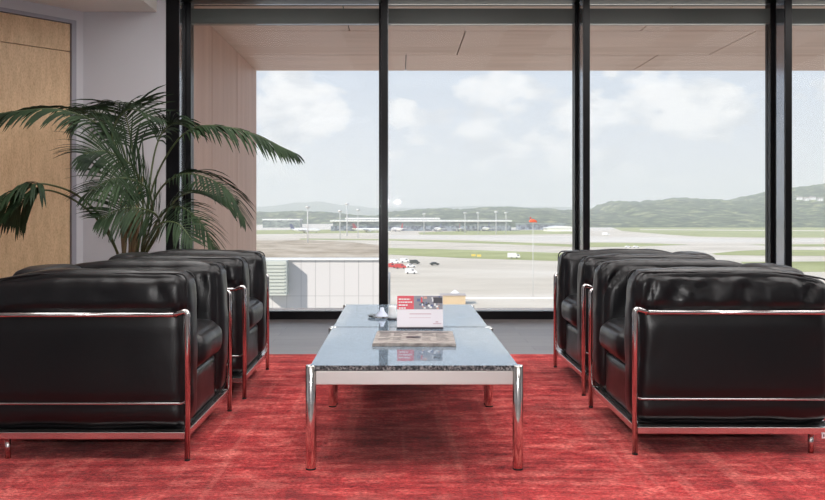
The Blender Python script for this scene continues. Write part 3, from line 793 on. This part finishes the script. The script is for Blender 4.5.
# aircraft
def plane_bm():
    pass
def make_plane(loc, rz, tailmat, label):
    t = empty('aircraft', loc + Vector((0, 0, .13)), rz)
    L_ = 38
    b = bmesh.new()
    st = [(-19, .3, 4.6), (-15, 1.1, 4.1), (-9, 1.9, 3.5), (0, 2.0, 3.4), (10, 2.0, 3.4), (15, 1.8, 3.3), (17.6, 1.1, 3.1), (19, .15, 2.9)]
    tube(b, [(x, 0, z) for x, r, z in st], [r for x, r, z in st], 14); obj('fuselage', b, M['white'], t, True)
    def slab(pts, th):
        b = bmesh.new(); top = [b.verts.new((p[0], p[1], p[2] + th / 2)) for p in pts]; bo = [b.verts.new((p[0], p[1], p[2] - th / 2)) for p in pts]
        b.faces.new(top); b.faces.new(bo[::-1])
        for i in range(len(pts)): b.faces.new((top[i], bo[i], bo[(i + 1) % len(pts)], top[(i + 1) % len(pts)]))
        return b
    for s in (-1, 1):
        obj('wing', slab([(5, s * 1.5, 2.6), (-2.5, s * 1.5, 2.6), (-6, s * 17, 3.8), (-4.4, s * 17, 3.8)], .5), M['pgrey'], t)
        obj('tailplane', slab([(-14, s * .8, 4.4), (-17.5, s * .8, 4.4), (-18.8, s * 6.2, 4.9), (-17.4, s * 6.2, 4.9)], .3), M['white'], t)
        b = bmesh.new(); tube(b, [(4.5, s * 5.6, 1.7), (3.8, s * 5.6, 1.7), (.6, s * 5.6, 1.8)], [1.0, 1.15, .7], 12); obj('engine', b, M['white'], t, True)
        b = bmesh.new(); tube(b, [(-1, s * 2.6 - .3, .6), (-1, s * 2.6 + .3, .6)], .6, 12); box(b, -1.15, -.85, s * 2.6 - .1, s * 2.6 + .1, .6, 2.6); obj('main_wheel', b, M['tyre'], t)
    b = bmesh.new(); tube(b, [(14, -.25, .45), (14, .25, .45)], .45, 12); box(b, 13.9, 14.1, -.08, .08, .45, 2.2); obj('nose_wheel', b, M['tyre'], t)
    b = bmesh.new(); pf = [(-12.5, 5.2), (-16.2, 11.2), (-18.8, 11.2), (-17.6, 5.0)]
    l1 = [b.verts.new((x, -.2, z)) for x, z in pf]; l2 = [b.verts.new((x, .2, z)) for x, z in pf]
    b.faces.new(l1); b.faces.new(l2[::-1])
    for i in range(4): b.faces.new((l1[i], l2[i], l2[(i + 1) % 4], l1[(i + 1) % 4]))
    obj('tail_fin', b, tailmat, t)
    b = bmesh.new()
    for i in range(22):
        for s in (-1, 1): box(b, -10 + i * 1.1, -9.5 + i * 1.1, s * 1.95 - .1, s * 1.95 + .06 * s + .1, 3.7, 4.2)
    obj('cabin_windows', b, M['tglass'], t)
    return tag(t, label, 'aircraft', 'airliners parked at the far terminal')
make_plane(G(305, 233), 0, M['tailblue'], 'white airliner parked farthest left with its nose to the right')
make_plane(G(367, 232.4), .1, M['tailred'], 'white airliner parked just left of the first mullion')
make_plane(G(397, 231.8), 2.0, M['tailred'], 'white airliner parked at the terminal just right of the first mullion')
make_plane(G(438, 231.6), 1.75, M['tailblue'], 'white airliner parked at the middle of the terminal')
make_plane(G(461, 231.8), 1.4, M['tailred'], 'white airliner parked at the right half of the terminal')
make_plane(G(486, 231.4), 1.7, M['tailblue'], 'white airliner parked at the far right end of the terminal')

# light masts
for i, (px, top, base_) in enumerate([(307.7, 206, 243), (347, 203, 236), (340, 210, 240), (358, 209, 238), (465, 212, 234), (478, 212, 234), (496, 211, 235), (506, 212, 234), (424, 213, 234)]):
    g = G(px, base_, .13); h_ = (base_ - top) * g.y / F
    t = empty('light_mast', g); b = bmesh.new(); r0 = .45 if i < 2 else .33
    tube(b, [(0, 0, 0), (0, 0, h_)], [r0 * 1.3, r0], 8); obj('pole', b, M['mast'], t)
    b = bmesh.new(); lathe(b, [(1.5, h_ - 2), (2.1, h_ - 1), (1.6, h_ - .2)], 10); obj('lamp_ring', b, M['mast'], t)
    tag(t, ['tallest pale light mast over the leftmost parked airliner', 'tall light mast left of the first mullion, over the second airliner'][i] if i < 2 else {2: 'shorter pale floodlight mast just left of the tall mast over the second airliner', 3: 'pale floodlight mast closest to the left edge of the first mullion', 4: 'floodlight mast leftmost of the four at the right end of the terminal', 5: 'second from left of the four floodlight masts at the terminal right end', 6: 'third from left of the four floodlight masts at the terminal right end', 7: 'rightmost of the four floodlight masts at the terminal right end', 8: 'lone floodlight mast at the terminal between two airliners, right of the first mullion'}[i], 'light mast', 'floodlight masts on the airfield' if i > 1 else None)
# windsock pole
g = G(533, 299); t = empty('windsock_mast', g); h_ = (299 - 222) * g.y / F
b = bmesh.new(); tube(b, [(0, 0, 0), (0, 0, h_ + .6)], [.11, .07], 8); obj('pole', b, M['mast'], t)
b = bmesh.new(); tube(b, [(-1.1, 0, h_ + .2), (-.3, 0, h_ + .4), (.6, 0, h_ + .3), (1.2, 0, h_)], [.3, .55, .4, .2], 12); obj('windsock', b, M['orange'], t, True)
b = bmesh.new(); tube(b, [(-.9, 0, h_ + 1.2), (-.6, 0, h_ + 1.2)], .28, 10); obj('lamp_housing', b, M['vred'], t, True)
tag(t, 'thin pole topped with an orange windsock in the middle window', 'windsock')

# vehicles
def make_vehicle(loc, rz, mt, label, kind='car', group=None, sc=1.0):
    loc = loc + Vector((0, 0, .13)); t = empty('airport_van' if kind == 'van' else ('airport_truck' if kind == 'truck' else 'airport_car'), loc, rz); t.scale = (sc,) * 3
    if kind == 'car':
        prof = [(-2.2, .35), (-2.2, 1.0), (-1.7, 1.05), (-1.2, 1.5), (.5, 1.5), (1.1, 1.0), (2.1, .9), (2.25, .35)]
    elif kind == 'van':
        prof = [(-2.5, .35), (-2.5, 2.1), (1.1, 2.15), (1.9, 1.3), (2.5, 1.1), (2.6, .35)]
    else:
        prof = [(-3.5, .6), (-3.5, 3.0), (1.3, 3.0), (1.3, 2.3), (2.8, 2.3), (3.3, 1.4), (3.4, .5)]
    b = bmesh.new(); l1 = [b.verts.new((x, -.95, z)) for x, z in prof]; l2 = [b.verts.new((x, .95, z)) for x, z in prof]
    b.faces.new(l1); b.faces.new(l2[::-1]); n_ = len(prof)
    for i in range(n_): b.faces.new((l1[i], l2[i], l2[(i + 1) % n_], l1[(i + 1) % n_]))
    obj('body', b, mt, t, bevel=.06)
    b = bmesh.new(); zt_ = prof[3][1]
    if kind == 'car': box(b, -1.1, .4, -.97, .97, 1.08, 1.4)
    elif kind == 'van': box(b, .2, 1.2, -.97, .97, 1.35, 1.85)
    else: box(b, 1.6, 2.7, -.97, .97, 1.5, 2.1)
    obj('side_windows', b, M['autoglass'], t)
    for x in (-1.4, 1.4):
        for y in (-.85, .85):
            b = bmesh.new(); tube(b, [(x, y - .12, .36), (x, y + .12, .36)], .36, 12); obj('wheel', b, M['tyre'], t)
    return tag(t, label, kind, group)
make_vehicle(G(411, 274), 0, M['white'], 'white van driving alone across the apron', 'van')
make_vehicle(G(434.5, 265.4), .3, M['vdark'], 'dark car on the apron right of the parked vehicles', 'car')
for i, (px, py, mt, kd, lb) in enumerate([(391, 268.2, M['vred'], 'van', 'red van farthest left in the cluster beside the first mullion'), (395, 263.6, M['white'], 'van', 'white van at the back left of the parked cluster'),
        (400.5, 268.8, M['vred'], 'van', 'red van at the front of the parked cluster'), (405, 262.6, M['white'], 'van', 'white van at the back of the parked cluster'), (411, 267.6, M['white'], 'car', 'white car near the right of the parked cluster'), (414.5, 264.4, M['vdark'], 'van', 'dark van at the right end of the parked cluster'), (374, 266, M['white'], 'van', 'white van hidden at the left of the first mullion')][:6]):
    make_vehicle(G(px, py), .03 * i, mt, lb, kd, 'vehicles parked by the first mullion')
make_vehicle(G(514, 258.6), 0, M['white'], 'white truck on the broad grass strip in the middle window', 'truck')
make_vehicle(G(606, 235.5), 0, M['white'], 'white truck on the field in the third window', 'truck', sc=1.1)
make_vehicle(G(628, 248), 0, M['white'], 'left one of two white cars above the right armchairs', 'car')
make_vehicle(G(636, 248), 0, M['white'], 'right one of two white cars above the right armchairs', 'car')
for i, (px, py) in enumerate([(473.5, 257), (479, 257.4)]):
    t = empty('taxiway_board', G(px, py, .13)); obj('panel', B_(-1.2, 1.2, -.1, .1, .3, 1.5), M['vyellow'], t)
    for x in (-.9, .9): obj('post', B_(x - .06, x + .06, -.06, .06, 0, .3), M['mast'], t)
    tag(t, ['left', 'right'][i] + ' one of two yellow taxiway boards on the grass strip', 'sign', 'yellow taxiway boards')
# shed behind the card
t = empty('shed', G(454, 304.4)); b = bmesh.new(); box(b, -3.6, 3.2, 0, 5, 0, 2.4); obj('walls', b, M['tan'], t)
b = bmesh.new(); box(b, -3.8, 3.4, -.2, 5.2, 2.4, 2.6); obj('roof', b, M['ptaupe'], t)
tag(t, 'low tan shed on the apron just above the card display', 'shed')
t = empty('white_tent', G(456, 300)); b = bmesh.new()
vs = [b.verts.new(v_) for v_ in ((-2.2, 0, 0), (2, 0, 0), (2, 3, 0), (-2.2, 3, 0), (-2.2, 0, 1.2), (2, 0, 1.2), (2, 3, 1.2), (-2.2, 3, 1.2), (-.2, 1.5, 2.9))]
for f in ((0, 1, 5, 4), (1, 2, 6, 5), (2, 3, 7, 6), (3, 0, 4, 7), (4, 5, 8), (5, 6, 8), (6, 7, 8), (7, 4, 8), (3, 2, 1, 0)): b.faces.new([vs[i] for i in f])
obj('canvas', b, M['white'], t); tag(t, 'small white pointed tent behind the tan shed', 'tent')
# perimeter barrier
t = empty('barrier', G(500, 300.5)); b = bmesh.new(); box(b, -30, 70, -.1, .1, .5, .9); obj('rail', b, M['white'], t)
for i in range(26): obj('post', B_(-30 + i * 4, -29.85 + i * 4, -.08, .08, 0, .5), M['mast'], t)
tag(t, 'white road barrier along the bottom of the apron', 'barrier')

# white wall below on the left with the vent box
Yw = 16.0; x0 = -6.0; x1 = (382 - CX) * Yw / F; zt_ = EYE - (258.5 - CY) * Yw / F; zs = EYE - (296 - CY) * Yw / F
tw = empty('terrace_building'); 
b = bmesh.new(); xs = []; x = (373 - CX) * Yw / F
while x > x0: xs.append(x); x -= 14.4 * Yw / F
xs = [x0] + xs[::-1] + [x1]
for a, c in zip(xs, xs[1:]):
    box(b, a + .004, c - .004, Yw + .018, Yw + .022, zs + .004, zt_ - .03); box(b, a + .004, c - .004, Yw + .018, Yw + .022, -3, zs - .004)
box(b, x0, x1, Yw + .021, Yw + .3, GZ, zt_ - .03, 1)
obj('wall_panels', b, [M['wallpanel'], M['joint']], tw)
obj('coping', B_(x0, x1 + .02, Yw - .03, Yw + .33, zt_ - .03, zt_), M['ledge'], tw)
obj('roof_deck', B_(x0 - 4, x1, Yw + .3, 30, GZ, -1.3), M['joint'], tw)
tag(tw, 'white panelled terrace wall of the building below, outside the left window', 'building')
t = empty('vent_box', (0, 0, 0)); bx0, bx1 = (262 - CX) * 15.75 / F, (287 - CX) * 15.75 / F
bz0, bz1 = EYE - (295.5 - CY) * 15.75 / F, EYE - (260.5 - CY) * 15.75 / F
obj('casing', B_(bx0, bx1, 15.72, Yw + .016, bz0, bz1), M['boxmetal'], t, bevel=.01)
b = bmesh.new()
for i in range(9): box(b, bx0 + .04, bx1 - .04, 15.70, 15.72, bz0 + .06 + i * .066, bz0 + .085 + i * .066)
obj('louvre', b, M['boxmetal'], t)
tag(t, 'pale grey louvred vent box mounted on the white terrace wall', 'vent box')

# haze over the airfield
hm = bpy.data.materials.new('summer_haze'); hm.use_nodes = True
n = hm.node_tree.nodes; n.remove(n['Principled BSDF'])
vsn = n.new('ShaderNodeVolumeScatter'); vsn.inputs['Color'].default_value = (.97, .98, 1, 1); vsn.inputs['Density'].default_value = .00027; vsn.inputs['Anisotropy'].default_value = 0.0
hm.node_tree.links.new(vsn.outputs[0], n['Material Output'].inputs['Volume'])
hz = obj('haze', B_(-6000, 6000, 60, 9000, GZ - 1, 220), hm)
tag(hz, 'pale summer haze lying over the whole airfield', 'haze', None, 'stuff')
